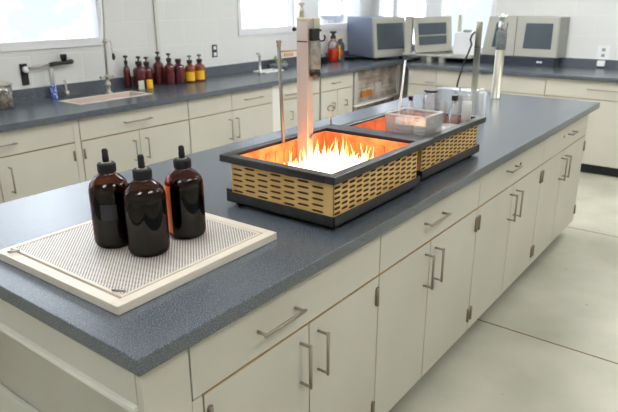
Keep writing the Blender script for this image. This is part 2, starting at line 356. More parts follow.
for i in range(4):
    a, b = sx[i], sx[i + 1]; m = mids[i]; h = hands[i]
    t = cabinet(labs[i], (a, FY, 0), b - a, 1.09, 0,
            [(.032 if i == 0 else 0, m - a, (m - a - .040, .526, .664), -1 if i != 1 else 0), (m - a, b - a, (m - a + .042, .526, .664), 1)],
            [(0, b - a, (h[0] - a, h[1], h[2]))], group=None)
    if i == 0: box((0, .002, .10), (.030, .021, .702)).build('face_frame', M['paint'], t)
    if i in (2, 3):
        m = MB(); m.lathe([(.008, 0), (.008, .004), (.004, .005)], n=12); m.build('lock', M['hinge'], t, loc=((3.063 if i == 3 else 2.30) - a, 0, .79), rot=(math.pi / 2, 0, 0))
t = thing('end_frame', 'white end frame with apron and leg panel at the near end of the island', 'panel', (0, 0, 0))
box((.022, .025, 0), (.146, .046, .861)).build('leg_panel', M['paint'], t, bevel=.001)
box((.022, 1.08, 0), (.146, 1.10, .861)).build('leg_panel', M['paint'], t, bevel=.001)
ap = MB(); ap.box((.020, .046, .762), (.040, 1.08, .861)); ap.build('apron', M['paint'], t)
box((.132, .048, 0), (.1465, 1.078, .33)).build('kick_board', M['white_panel'], t, bevel=.001)
box((.008, .046, .749), (.040, 1.08, .762)).build('bottom_lip', M['white_panel'], t, bevel=.001)

LY = YF + .026
def lcab(label, x0, x1, doors, drawers, dep=.66): return cabinet(label, (x0, LY, 0), x1 - x0, dep, 0, doors, drawers, zd=.714)
lcab('white base cabinet left of the sink cabinet, cut by the left edge of the photo', .54, 1.44,
     [(0, .405, (.355, .50, .655), 0), (.405, .90, (.465, .50, .655), 1)], [(0, .90, (.43, .785, .19))])
lcab('white base cabinet directly below the large sink', 1.482, 2.380,
     [(0, .447, (.388, .51, .655), -1), (.447, .898, (.492, .51, .655), 0)], [(0, .898, (.436, .785, .225))])
lcab('white base cabinet with two drawers below the brown bottles', 2.386, 3.342,
     [(0, .455, (.414, .49, .655), 0), (.455, .956, (.495, .49, .655), 0)], [(0, .455, None), (.455, .956, (.70, .787, .21))])
tag(box((1.4415, LY + .004, .1), (1.4805, LY + .3, .861)).build('filler_panel', M['paint']), 'narrow white filler strip left of the sink cabinet', 'panel')
tag(box((3.344, LY + .002, .1), (3.485, LY + .3, .861)).build('filler_panel', M['white_panel']), 'bright white upright panel in the wall cabinets behind the thin steel rod', 'panel')
lcab('narrow white wall cabinet partly behind the tall steel column', 3.488, 4.030, [(0, .54, (.09, .53, .61), 0)], [(0, .54, (.09, .76, .15))])
lcab('small white wall cabinet right of the steel column, below the red jar', 4.050, 4.610, [(0, .28, (.19, .54, .60), 0), (.28, .56, (.41, .54, .60), 0)], [(0, .56, (.24, .787, .13))])

# under-counter unit with boards
t = thing('drying_cabinet', 'low steel-framed unit with grey-brown slatted front and orange label in the corner', 'drying cabinet', (4.64, LY, 0))
m = MB(); m.box((0, 0, .50), (.06, .05, .855)); m.box((.06, 0, .50), (.94, .04, .525)); m.box((.94, 0, 0), (.965, .05, .855)); m.box((0, .0, 0), (.05, .05, .5)); m.build('frame', M['beige'], t, bevel=.003)
m = MB(); m.box((.06, .06, .10), (.94, .62, .855))
hb = 7
for k in range(hb):
    z = .53 + k * .046; m.box((.062, .030 + .006 * (k % 2), z), (.938, .062, z + .041))
m.build('slatted_front', M['greyboard'], t)
box((.17, .015, .575), (.375, .03, .635)).build('label_plate', M['orange_label'], t)
box((.45, .015, .585), (.56, .03, .70)).build('data_card', M['beige'], t)
m = MB(); m.tube([(-.015, -.03, .505), (.9, -.03, .52)], .008, 8); m.tube([(0, -.03, .505), (0, .01, .505)], .008, 8); m.build('rail', M['white'], t)

RX = 5.258
def rcab(label, y1, y0, doors, drawers): return cabinet(label, (RX, y1, 0), y1 - y0, .74, -math.pi / 2, doors, drawers, zd=.695)
rcab('white cabinet at the corner end of the right wall, behind the glassware', 2.225, 1.902, [(0, .323, None, 0)], [(0, .323, (.26, .73, .09))])
w2 = 1.90 - .785
rcab('wide plain white cabinet under the two-window beige instrument', 1.90, .785, [(0, w2 / 2, None, 0), (w2 / 2, w2, None, 0)], [(0, w2, None)])
rcab('white cabinet with a long drawer pull below the wall outlet', .783, -.36, [(0, 1.143, None, 0)], [(0, 1.143, (.53, .785, .32))])
rcab('white cabinet nearest the right edge of the photo', -.362, -1.50, [(0, 1.138, None, 0)], [(0, 1.138, None)])

# ------------------------------------------------------------------ perforated mat
t = thing('drying_mat', 'cream-framed perforated steel mat at the near end of the island', 'drying mat', (.084, .174, Z), .012)
W_, D_ = .548, .522; m = MB(); b_ = .028
m.box((0, 0, 0), (W_, b_, .022)); m.box((0, D_ - b_ * .5, 0), (W_, D_, .022)); m.box((0, b_, 0), (b_, D_ - b_ * .5, .022)); m.box((W_ - b_, b_, 0), (W_, D_ - b_ * .5, .022))
m.box((b_, b_, 0), (W_ - b_, D_ - b_ * .5, .012))
m.build('frame', M['cream'], t, bevel=.0015)
px0, px1, py0, py1 = b_ + .012, W_ - b_ - .012, b_ + .008, D_ - .018
box((px0, py0, .016), (px1, py1, .0215)).build('perforated_plate', M['perf'], t)
m = MB()
for a in ((px0 - .006, py0 - .006, px0 + .002, py1 + .004), (px1 - .002, py0 - .006, px1 + .006, py1 + .004), (px0, py0 - .006, px1, py0 + .002), (px0, py1 - .002, px1, py1 + .004)):
    m.box((a[0], a[1], .012), (a[2], a[3], .0232))
m.build('plate_rim', M['cream'], t, bevel=.001)
m = MB(); m.tube([(px0 - .004, py0 + .03, .028), (px0 + .004, py0 + .012, .029), (px0 + .012, py0 + .002, .028)], .0028, 8); m.build('clip', M['hinge'], t)
m = MB(); m.tube([(b_ * .5, D_ - .04, .026), (b_ * .5 + .004, D_ - .055, .029), (b_ * .5 + .02, D_ - .06, .027)], .004, 8); m.build('clip', M['steel'], t)

# ------------------------------------------------------------------ three dropper bottles
def bottle(label, loc, r, h, rz, glassm, liquid, wrap):
    t = thing('dropper_bottle', label, 'bottle', loc, rz, 'amber dropper bottles on the perforated mat'); k = h / .268
    prof = [(r * .80, 0), (r * .93, .005), (r, .016), (r, .150 * k), (r * .985, .163 * k), (r * .90, .177 * k), (r * .72, .190 * k), (r * .50, .199 * k), (.0215, .204 * k), (.020, .216 * k)]
    MB().lathe(prof, n=40).build('glass', glassm, t)
    e = .0035; li = [(max(r0 - e, .004), z0 + (.004 if q == 0 else 0)) for q, (r0, z0) in enumerate(prof[:4])] + [(r * .985 - e, .159 * k)]
    MB().lathe(li, n=40).build('liquid', liquid, t)
    if wrap:
        a0, a1 = wrap; MB().lathe([(r + .0006, .022), (r + .0008, .154 * k)], n=36, a0=a0, a1=a1, cap=False).build('wrap_label', M['dark_wrap'], t)
    c = MB(); c.lathe([(.0215, .204 * k), (.0232, .206 * k), (.0232, .228 * k), (.021, .231 * k)], n=28)
    for q in range(28):
        a = q * 2 * math.pi / 28; c.box((.0225 * math.cos(a) - .0008, .0225 * math.sin(a) - .0008, .207 * k), (.0235 * math.cos(a) + .0008, .0235 * math.sin(a) + .0008, .227 * k))
    cp = c.build('cap', M['rubber'], t)
    MB().lathe([(.0135, .231 * k), (.0135, .2325 * k), (.010, .2335 * k)], n=20).build('collar', M['hinge'], cp)
    MB().lathe([(.0085, .234 * k), (.0088, .247 * k), (.0078, .251 * k), (.0082, .263 * k), (.006, .268 * k), (.001, .269 * k)], n=16).build('dropper_bulb', M['rubber'], cp)
    return t
M['dark_wrap'] = mat('dark_wrap', s(30, 28, 32), .42)
M['clearorange'] = M['orangeglass']
zb = Z + .0217
bottle('left of the three dark dropper bottles on the mat, with a small label panel', (.305, .487, zb), .0530, .266, 0, M['amberglass'], M['dark_liquid'], None)
bottle('front middle one of the three dark dropper bottles on the mat', (.326, .366, zb), .0545, .264, 0, M['amberglass'], M['dark_liquid'], None)
ang = math.atan2(-.8596 - .397, -.5845 - .485)
M['orange_liquid'] = mat('orange_liquid', (1.0, .16, .015), .1, trans=.9, ior=1.2)
bottle('right of the three dropper bottles on the mat, its left side painted orange as light shining through', (.470, .378, zb), .0535, .258, 0, M['amberglass'], M['dark_liquid'], None)
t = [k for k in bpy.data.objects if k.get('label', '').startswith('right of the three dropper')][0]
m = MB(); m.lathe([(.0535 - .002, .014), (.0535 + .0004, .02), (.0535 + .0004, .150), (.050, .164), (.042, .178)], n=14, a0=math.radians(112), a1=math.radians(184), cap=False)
o = m.build('painted_light_streak', mat('painted_orange_light', (1.0, .19, .01), .3, spec=.25), t)  # opaque orange shell paints the daylight shining through the amber glass
# small pale-edged label on the left bottle
lb = MB(); aa = math.atan2(-.8596 - .487, -.5845 - .305)
lb.lathe([(.0536, .085), (.0536, .128)], n=10, a0=aa - .55, a1=aa + .25, cap=False)
o = lb.build('label', mat('black_label', s(44, 42, 48), .3), [k for k in bpy.data.objects if k.get('label', '').startswith('left of the three dark')][0])

# ------------------------------------------------------------------ slotted boxes (burner baskets)
def slot_panel(mb, p0, du, L, z0, z1, nrm, cell=.053, rows=6, thick=.004, fat=.18):
    """sheet with staggered lens-shaped slots; shallow recesses, the shade inside painted dark"""
    ncol = max(1, round(L / cell)); cw = L / ncol; rh = (z1 - z0) / rows
    def P(u, z, d=0): return Vector((p0[0] + du[0] * u - nrm[0] * d, p0[1] + du[1] * u - nrm[1] * d, z))
    for i in range(ncol):
        u0 = i * cw; off = .5 * rh if i % 2 else 0
        zs = z0
        if off:
            q = [mb.bm.verts.new(P(*v)) for v in ((u0, z0), (u0 + cw, z0), (u0 + cw, z0 + off), (u0, z0 + off))]; mb.bm.faces.new(q)
            q = [mb.bm.verts.new(P(*v)) for v in ((u0, z1 - off), (u0 + cw, z1 - off), (u0 + cw, z1), (u0, z1))]; mb.bm.faces.new(q)
        for j in range(rows - (1 if off else 0)):
            za = z0 + off + j * rh; ua, ub, uc, ud = u0 + cw * .06, u0 + cw * .24, u0 + cw * .80, u0 + cw * .94; zm = za + rh / 2; hh = rh * fat
            o4 = [(u0, za), (u0 + cw, za), (u0 + cw, za + rh), (u0, za + rh)]
            h6 = [(ua, zm), (ub, zm - hh), (uc, zm - hh), (ud, zm), (uc, zm + hh), (ub, zm + hh)]
            O = [mb.bm.verts.new(P(*v)) for v in o4]; H = [mb.bm.verts.new(P(*v)) for v in h6]; D = [mb.bm.verts.new(P(v[0], v[1], thick)) for v in h6]
            for fc in ((O[0], O[1], H[2], H[1]), (O[1], H[3], H[2]), (O[1], O[2], H[3]), (O[2], H[4], H[3]), (O[2], O[3], H[5], H[4]), (O[3], H[0], H[5]), (O[3], O[0], H[0]), (O[0], H[1], H[0])):
                mb.bm.faces.new(fc)
            for q in range(6): mb.bm.faces.new((H[q], H[(q + 1) % 6], D[(q + 1) % 6], D[q])).material_index = 1
            mb.bm.faces.new(D).material_index = 1
def burner_box(label, x0, x1, y0, y1, tx0, tx1, ty0, ty1, zr, name='slotted_burner_box', rr=.034):
    t = thing(name, label, 'burner box', (0, 0, 0)); t.location = ((x0 + x1) / 2, (y0 + y1) / 2, Z); ox, oy = t.location.x, t.location.y
    x0 -= ox; x1 -= ox; tx0 -= ox; tx1 -= ox; y0 -= oy; y1 -= oy; ty0 -= oy; ty1 -= oy; zr -= Z
    bx0, bx1, by0, by1 = tx0 + .014, tx1 - .010, ty0 + .014, ty1 - .014
    mb = MB(); zz0, zz1 = .042, zr - .02
    slot_panel(mb, (bx0, by1), (0, -1), by1 - by0 - .03, zz0, zz1, (-1, 0)); mb.box((bx0 - .001, by0, zz0), (bx0 + .006, by0 + .031, zz1))
    slot_panel(mb, (bx0, by0), (1, 0), bx1 - bx0, zz0, zz1, (0, -1), cell=.042, rows=7, fat=.25)
    slot_panel(mb, (bx1, by0), (0, 1), by1 - by0, zz0, zz1, (1, 0)); slot_panel(mb, (bx1, by1), (-1, 0), bx1 - bx0, zz0, zz1, (0, 1))
    mb.build('slotted_body', [M['tan'], M['slot']], t)
    ln = MB(); q = .012
    for a in ((bx0 + q, by0 + q, bx0 + q + .008, by1 - q), (bx1 - q - .008, by0 + q, bx1 - q, by1 - q), (bx0 + q, by0 + q, bx1 - q, by0 + q + .008), (bx0 + q, by1 - q - .008, bx1 - q, by1 - q)):
        ln.box((a[0], a[1], .05), (a[2], a[3], zr - .008))
    # upright ribs of the liner
    k = bx0 + .05
    while k < bx1 - .04:
        ln.box((k, by1 - q - .012, .05), (k + .016, by1 - q - .008, zr - .03)); k += .05
    k = by0 + .04
    while k < by1 - .04:
        ln.box((bx1 - q - .012, k, .05), (bx1 - q - .008, k + .014, zr - .03)); k += .042
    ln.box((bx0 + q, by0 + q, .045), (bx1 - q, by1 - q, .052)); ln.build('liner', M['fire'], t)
    r = MB(); rw = .034
    r.box((x0, y0, zr - .024), (x1, y0 + rw, zr)); r.box((x0, y1 - rw, zr - .024), (x1, y1, zr)); r.box((x0, y0 + rw, zr - .024), (x0 + rw, y1 - rw, zr)); r.box((x1 - rr, y0 + rw, zr - .024), (x1, y1 - rw, zr))
    r.build('rim', M['black'], t, bevel=.003)
    b = MB(); b.box((tx0, ty0, .014), (tx1, ty1, .020))
    b.box((tx0, ty0, .014), (tx1, ty0 + .006, .048)); b.box((tx0, ty1 - .006, .014), (tx1, ty1, .048)); b.box((tx0, ty0, .014), (tx0 + .006, ty1, .048)); b.box((tx1 - .006, ty0, .014), (tx1, ty1, .048))
    b.box((tx0, ty1 - .02, .048), (tx0 + .006, ty1, .058))
    b.build('base_tray', M['black'], t, bevel=.0015)
    for fx in (tx0 + .03, tx1 - .03):
        for fy in (ty0 + .035, ty1 - .035):
            MB().lathe([(.013, 0), (.015, .003), (.011, .006), (.013, .014)], c=(fx, fy, 0), n=16).build('foot', M['rubber'], t)
    return t
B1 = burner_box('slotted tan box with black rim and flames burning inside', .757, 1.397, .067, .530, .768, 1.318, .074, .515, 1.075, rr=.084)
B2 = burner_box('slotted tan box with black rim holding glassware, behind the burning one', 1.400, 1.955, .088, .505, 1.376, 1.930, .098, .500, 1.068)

# flames
fx0, fx1, fy0, fy1 = .82, 1.17, .12, .39; zf = .985
bed = MB(); N = 26
g = [[bed.bm.verts.new((fx0 - .02 + (fx1 - fx0 + .04) * i / N, fy0 - .01 + (fy1 - fy0 + .03) * j / N, zf + .014 * math.sin(i * 1.9 + j * .7) * math.sin(j * 1.3) + random.uniform(0, .010) - (.03 if i in (0, N) or j in (0, N) else 0) + .018)) for j in range(N + 1)] for i in range(N + 1)]
for i in range(N):
    for j in range(N):
        fc = bed.bm.faces.new((g[i][j], g[i + 1][j], g[i + 1][j + 1], g[i][j + 1])); fc.smooth = True
for v in bed.bm.verts: v.co.z -= Z + .04; v.co.x -= 1.02; v.co.y -= .27
bo = tag(bed.build('burning_bed', M['ember'], loc=(1.02, .27, Z + .04)), 'white-hot burning bed inside the near slotted box', 'fire', kind='stuff')
fl = MB()
def tongue(x, y, h, r):
    k = 7; lean = (random.uniform(-.012, .012), random.uniform(-.012, .012)); ph = random.uniform(0, 6)
    pts = []; rr = []
    for i in range(k):
        u = i / (k - 1); pts.append((x + lean[0] * u * u + .006 * math.sin(ph + u * 5) * u, y + lean[1] * u * u + .005 * math.cos(ph + u * 5) * u, h * u)); rr.append(max(r * (1 - u) ** .8 * (1 + .9 * math.sin(math.pi * min(1, u * 1.6)) * (u < .6)), .0005))
    fl.tube(pts, rr, 7)
for i in range(420):
    x = random.uniform(fx0, fx1); y = random.uniform(fy0, fy1)
    e = min((x - fx0) / .06, (fx1 - x) / .06, (y - fy0) / .05, (fy1 - y) / .05, 1)
    h = (.024 + .046 * random.random() ** 1.8) * (.55 + .45 * e)
    tongue(x - 1.02, y - .27, h, random.uniform(.0025, .006))
for i in range(46):
    x = random.uniform(fx0 + .1, fx1); y = random.uniform(fy0 + .05, fy1); tongue(x - 1.02, y - .27, random.uniform(.06, .10), random.uniform(.003, .005))
tag(fl.build('flames', M['flame'], loc=(1.02, .27, zf + .008)), 'yellow-white flames rising inside the near slotted box', 'fire', kind='stuff')
# unseen glowing lumps added in the far box to light its wall orange
cb = MB()
for i in range(60):
    x, y = random.uniform(-.19, .10), random.uniform(.105, .155); r = random.uniform(.012, .02)
    cb.lathe([(.001, 0), (r, r * .4), (r * .9, r), (.001, r * 1.5)], c=(x, y, .005), n=6)
tag(cb.build('added_glow_lumps', M['added_glow'], loc=(1.62, .31, Z + .052)), 'glowing orange lumps added to light the far slotted box from inside', 'added light', kind='stuff')

# ------------------------------------------------------------------ steel column stand in the burner box
t = thing('column_stand', 'tall square steel column rising out of the flames', 'stand', (1.105, .445, Z + .052))
zt = 1.49 - (Z + .052)
m = MB(); m.box((-.016, -.030, 0), (.016, .018, zt)); m.build('column', M['pink_steel'], t, bevel=.002)
m = MB(); m.box((-.018, -.032, zt), (.014, .020, zt + .008)); m.box((.014, -.036, zt - .03), (.050, -.004, zt + .006)); m.build('top_cap', M['olive'], t, bevel=.002)
d = box((.016, -.031, zt - .185), (.044, -.006, zt - .03)).build('side_module', M['pink_steel'], t, bevel=.002)
box((-.008, -.046, zt - .068), (.034, -.031, zt - .028)).build('dark_block', M['blackplastic'], d, bevel=.002)
m = MB(); m.lathe([(.0190, zt - .165), (.0195, zt - .16), (.0195, zt - .072), (.019, zt - .069)], c=(.012, -.042, 0), n=20); m.build('sleeve', M['greymesh'], d)
m = MB(); m.lathe([(.010, zt - .193), (.017, zt - .19), (.0205, zt - .18), (.0205, zt - .165)], c=(.012, -.042, 0), n=20); m.build('knob', M['blackplastic'], d)
m = MB(); m.lathe([(.008, 0), (.008, .025), (.005, .03), (.005, .038), (.011, .043), (.011, .047), (.002, .048)], c=(-.005, .002, zt + .008), n=16); m.build('finial', M['nickel'], t)
m = MB(); m.tube([(-.004, .016, zt - .032), (-.004, .036, zt - .032)], .004, 8); m.tube([(-.004, .034, zt - .032), (-.004, .040, zt - .032)], .007, 10); m.build('thumb_screw', M['black'], t)
m = MB(); m.tube([(.034, -.038, zt - .035), (.046, -.042, zt - .035)], .004, 8); m.tube([(.034, -.038, zt - .060), (.044, -.042, zt - .072), (.056, -.048, zt - .070), (.060, -.05, zt - .058), (.055, -.048, zt - .052)], .0032, 8); m.build('hook', M['black'], t)
m = MB(); m.box((-.0172, -.030, zt - .073), (-.0158, .014, zt - .069)); m.build('mark_strip', M['black'], t)
m = MB(); m.lathe([(.011, 0), (.011, .008)], n=18); m.build('grommet', M['dull_steel'], t, loc=(.004, -.034, .135), rot=(math.pi / 2, 0, 0))
# thin rod beside the column
t = thing('support_rod', 'slim steel rod standing in the flames left of the square column', 'rod', (1.04, .485, Z + .052))
m = MB(); m.tube([(0, 0, 0), (-.010, .008, .455)], .0062, 12); m.build('rod', mat('grey_rod', s(120, 114, 106), .4, .3), t)
m = MB(); m.lathe([(.0062, 0), (.008, .004), (.007, .012), (.010, .018), (.010, .022), (.002, .023)], c=(-.010, .008, .45), n=14); m.build('rod_cap', M['dull_steel'], t)
m = MB(); m.tube([(-.008, .006, .435), (.046, -.026, .437)], .0035, 8); m.box((-.005, -.016, .418), (.04, -.010, .430)); m.build('cross_arm', M['wood'], t)
# brass hook on the rim corner
t = thing('brass_hook', 'thin brass rod with an eye at the back corner of the burning box', 'hook', (1.376, .515, 1.0755))
m = MB(); m.tube([(0, 0, 0), (0, 0, .055)], .003, 8); m.build('stem', M['brass'], t)
m = MB(); m.tube([(0, 0, .055)] + [(0.011 * math.sin(a), -.009 * math.sin(a), .066 - .011 * math.cos(a)) for a in [k * math.pi / 6 for k in range(1, 12)]], .0026, 8); m.build('eye', M['dull_steel'], t)

# ------------------------------------------------------------------ posts at the far end of the island
t = thing('round_post', 'thick polished round post standing near the far end of the island', 'post', (3.545, .631, Z))
MB().lathe([(.034, 0), (.034, .004), (.030, .005), (.030, .325), (.028, .33)], n=32).build('tube', M['nickel'], t)
m = MB(); m.lathe([(.031, .33), (.034, .335), (.034, .445), (.030, .45)], n=28)
for k in range(5): m.lathe([(.0345, .345 + k * .02), (.036, .350 + k * .02), (.0345, .355 + k * .02)], n=28, cap=False)
m.build('ribbed_collar', M['greymesh'], t)
MB().lathe([(.022, .45), (.026, .46), (.026, .50), (.018, .52), (.030, .535), (.030, .55), (.012, .56), (.001, .561)], n=24).build('glass_head', M['chrome'], t)
t = thing('slender_post', 'slimmer satin post with a dark cord, left of the thick round post', 'post', (2.926, .545, Z))
m = MB(); m.lathe([(.026, 0), (.026, .004), (.018, .006), (.018, .38), (.0185, .38), (.0185, .53), (.017, .534)], n=26); m.build('tube', M['nickel'], t)
m = MB(); m.lathe([(.0195, .385), (.0195, .39)], n=26, cap=False); m.build('ring', M['hinge'], t)
m = MB(); m.tube([(-.005, .02, .475), (-.015, .035, .455), (-.018, .042, .43), (-.010, .035, .40), (-.018, .045, .36), (-.03, .07, .28), (-.04, .09, .18), (-.05, .10, .08), (-.05, .105, .01)], .0055, 8); m.build('cord', M['black'], t)

# ------------------------------------------------------------------ glassware
t = thing('glass_tank', 'tall clear rectangular glass tank rising above the near rim of the far slotted box', 'glass tank', (1.437, .126, .962))
L_, W2, H_ = .150, .172, .172; q = .004
m = MB(); m.box((0, 0, 0), (L_, W2, q)); m.box((0, 0, q), (q, W2, H_)); m.box((L_ - q, 0, q), (L_, W2, H_)); m.box((q, 0, q), (L_ - q, q, H_)); m.box((q, W2 - q, q), (L_ - q, W2, H_))
m.build('tank_wall', M['clear'], t)
m = MB(); m.box((-.002, -.002, H_), (L_ + .002, .006, H_ + .004)); m.box((-.002, W2 - .006, H_), (L_ + .002, W2 + .002, H_ + .004)); m.box((-.002, .006, H_), (.006, W2 - .006, H_ + .004)); m.box((L_ - .006, .006, H_), (L_ + .002, W2 - .006, H_ + .004))
m.build('tank_rim', M['frost'], t)
def dish_proto(r):
    m = MB(); m.lathe([(.001, .001), (r - .0015, .001), (r, .003), (r, .014), (r - .002, .014), (r - .0025, .004), (.001, .004)], n=26, cap=False)
    return m.build('petri_dish', M['frost'])
protos = {}
def dishes(r, x, y, z, n, label, group):
    for k in range(n):
        if r not in protos: o = protos[r] = dish_proto(r)
        else: o = protos[r].copy(); C.objects.link(o)
        tag(o, label, 'petri dish', group); o.location = (x, y, z + k * .0145)
gt = 'petri dishes inside the glass tank'; gb = 'petri dishes stacked behind the tank'
dishes(.038, 1.512, .170, .967, 10, 'clear petri dish in the right hand stack inside the glass tank', gt)
dishes(.038, 1.512, .253, .967, 10, 'clear petri dish in the left hand stack inside the glass tank', gt)
for nm, x, y in (('right stack next to the tank', 1.65, .17), ('middle stack next to the tank', 1.65, .26), ('left stack next to the tank', 1.65, .35), ('right stack of the rear row', 1.745, .17), ('middle stack of the rear row', 1.745, .26), ('left stack of the rear row', 1.745, .35)):
    dishes(.043, x, y, .953, 7, 'clear petri dish in the ' + nm + ' in the far slotted box', gb)
def vessel(name, label, cat, loc, prof, capm=None, caph=None, capr=None, gm='clear'):
    t = thing(name, label, cat, loc); th = .0025
    inner = [(max(r - th, .001), z + (th if i == 0 else 0)) for i, (r, z) in enumerate(prof)]
    MB().lathe([(.001, prof[0][1])] + prof + inner[::-1] + [(.001, inner[0][1])], n=28, cap=False).build('glass', M[gm], t)
    if capm: MB().lathe([(capr, prof[-1][1]), (capr * 1.05, prof[-1][1] + .002), (capr * 1.05, prof[-1][1] + caph), (capr * .9, prof[-1][1] + caph + .002)], n=20).build('cap', M[capm], t)
    return t
zg = Z + .053
vessel('lidded_jar', 'clear footed glass jar with a flat black lid among the glassware', 'jar', (1.845, .308, zg), [(.028, 0), (.010, .012), (.008, .06), (.026, .09), (.034, .13), (.034, .185), (.028, .21), (.026, .218)], 'blackplastic', .006, .030)
vessel('small_flask', 'small clear flask with a black stopper at the left of the glassware', 'flask', (1.87, .418, zg), [(.022, 0), (.022, .08), (.020, .13), (.010, .15), (.009, .168)], 'blackplastic', .016, .010)
vessel('reagent_bottle', 'clear reagent bottle with a square black cap right of the footed jar', 'bottle', (1.87, .205, zg), [(.024, 0), (.026, .01), (.026, .14), (.014, .16), (.013, .187)], 'blackplastic', .020, .0145)
vessel('squat_beaker', 'clear beaker between the footed jar and the black-capped bottle', 'beaker', (1.855, .252, zg), [(.018, 0), (.020, .005), (.020, .17), (.022, .178)])
vessel('plastic_bottle', 'cloudy white cylinder right of the black-capped reagent bottle', 'bottle', (1.88, .152, zg), [(.020, 0), (.021, .005), (.021, .17), (.018, .185)], gm='frost')
vessel('tall_beaker', 'large clear beaker right of the glassware, beyond the far slotted box', 'beaker', (2.11, .245, Z), [(.040, 0), (.042, .006), (.042, .225), (.046, .232)])
vessel('test_tube', 'thin clear tube left of the small black-stoppered flask', 'test tube', (1.86, .452, zg), [(.008, 0), (.009, .004), (.009, .135), (.011, .14)])
t = thing('clear_case', 'long clear acrylic case standing behind the glassware', 'case', (2.46, .36, Z))
m = MB(); m.box((0, 0, 0), (.09, .22, .004)); m.box((0, 0, .004), (.004, .22, .19)); m.box((.086, 0, .004), (.09, .22, .19)); m.box((.004, 0, .004), (.086, .004, .19)); m.box((.004, .216, .004), (.086, .22, .19)); m.build('case_wall', M['clear'], t)
box((0, 0, .19), (.09, .22, .195)).build('lid', M['clear'], t)
t = thing('white_canister', 'rounded milky white block bottle right of the glassware', 'canister', (2.70, .405, Z))
m = MB(); m.box((-.024, -.024, 0), (.024, .024, .165)); m.build('body', mat('milky', s(236, 238, 242), .5), t, bevel=.012)
MB().lathe([(.016, .165), (.016, .176), (.010, .180)], n=16).build('cap', M['white'], t)
m = MB(); m.tube([(1.535, .303, .97 + .03), (1.56, .289, 1.329)], .0042, 10); tag(m.build('stirring_rod', mat('milky_rod', s(235, 235, 238), .25)), 'white glass rod leaning out of the tank at the left', 'rod')

# ------------------------------------------------------------------ left counter: sink, taps
t = thing('sink', 'large white-rimmed sink set in the wall worktop', 'sink', (sx0, sy0, Z)); w3, d3 = sx1 - sx0, sy1 - sy0
m = MB(); r = .022
m.box((-r, -r, 0), (w3 + r, .006, .004)); m.box((-r, d3 - .006, 0), (w3 + r, d3 + r, .004)); m.box((-r, .006, 0), (.006, d3 - .006, .004)); m.box((w3 - .006, .006, 0), (w3 + r, d3 - .006, .004)); m.build('rim', M['cream'], t, bevel=.001)
m = MB(); m.box((.002, .002, -.2), (w3 - .002, d3 - .002, -.194)); m.box((.002, .002, -.194), (.008, d3 - .002, 0)); m.box((w3 - .008, .002, -.194), (w3 - .002, d3 - .002, 0)); m.box((.008, .002, -.194), (w3 - .008, .008, 0)); m.box((.008, d3 - .008, -.194), (w3 - .008, d3 - .002, 0)); m.build('bowl', M['sinkbowl'], t)
MB().lathe([(.03, -.193), (.03, -.190), (.022, -.191)], c=(w3 / 2, d3 / 2, 0), n=20).build('drain', M['steel'], t)
t = thing('cup_sink', 'narrow white trough sink near the steel column', 'sink', (cx0, cy0, Z)); w3, d3 = cx1 - cx0, cy1 - cy0
m = MB(); m.box((-.03, -.03, 0), (w3 + .03, .01, .012)); m.box((-.03, d3 - .01, 0), (w3 + .03, d3 + .03, .012)); m.box((-.03, .01, 0), (.01, d3 - .01, .012)); m.box((w3 - .01, .01, 0), (w3 + .03, d3 - .01, .012)); m.build('rim', M['white'], t, bevel=.003)
m = MB(); m.box((.002, .002, -.12), (w3 - .002, d3 - .002, -.114)); m.box((.002, .002, -.114), (.008, d3 - .002, 0)); m.box((w3 - .008, .002, -.114), (w3 - .002, d3 - .002, 0)); m.box((.008, .002, -.114), (w3 - .008, .008, 0)); m.box((.008, d3 - .008, -.114), (w3 - .008, d3 - .002, 0)); m.build('bowl', M['white_panel'], t)
t = thing('water_tap', 'short steel tap at the left end of the trough sink', 'tap', (3.66, 2.93, Z + .0005))
m = MB(); m.lathe([(.022, 0), (.022, .02), (.012, .024), (.011, .155), (.016, .16), (.016, .168), (.006, .17)], n=16); m.build('body', M['steel'], t)
m = MB(); m.tube([(0, 0, .18), (.0, .04, .183)], .006, 8); m.tube([(0, 0, .165), (0, 0, .182)], .005, 8); m.build('lever', M['steel'], t)
# tall lab tap
t = thing('lab_tap', 'tall slim steel tap with a side nozzle behind the large sink', 'tap', (2.09, 3.045, Z))
m = MB(); m.lathe([(.026, 0), (.026, .006), (.014, .012), (.014, .05), (.022, .055), (.022, .075), (.013, .08), (.013, .11), (.020, .113), (.020, .13), (.010, .135)], n=18); m.build('body', M['nickel'], t)
m = MB(); m.tube([(-.05, -.01, .12), (.05, .01, .12)], .006, 8); m.tube([(-.052, -.01, .12), (-.066, -.012, .12)], .011, 10); m.tube([(.05, .01, .12), (.066, .012, .12)], .011, 10); m.build('valve_handle', M['nickel'], t)
m = MB(); m.tube([(0, 0, .12), (.012, 0, .40), (.035, -.01, .90), (.05, -.04, .97), (.05, -.12, .99), (.05, -.2, .95), (.05, -.21, .88)], .0085, 10); m.build('riser', M['steel'], t)
m = MB(); m.tube([(.012, 0, .375), (.055, -.005, .378)], .005, 8); m.tube([(.055, -.005, .378), (.062, -.005, .30), (.067, -.005, .28)], .004, 8); m.lathe([(.018, .36), (.018, .39)], c=(.012, 0, 0), n=14); m.build('side_arm', M['steel'], t)
m = MB(); m.tube([(.067, -.005, .285), (.070, -.008, .255), (.064, -.01, .235)], [.008, .014, .006], 10); m.build('nozzle', M['black'], t)
# soap pump thing
t = thing('soap_dispenser', 'thin white soap spout at the left rear of the large sink', 'dispenser', (1.80, 3.13, Z))
m = MB(); m.lathe([(.018, 0), (.018, .04), (.007, .045), (.006, .12), (.002, .122)], n=14); m.tube([(0, 0, .115), (-.03, -.03, .118)], .005, 8); m.build('spout', M['nickel'], t)
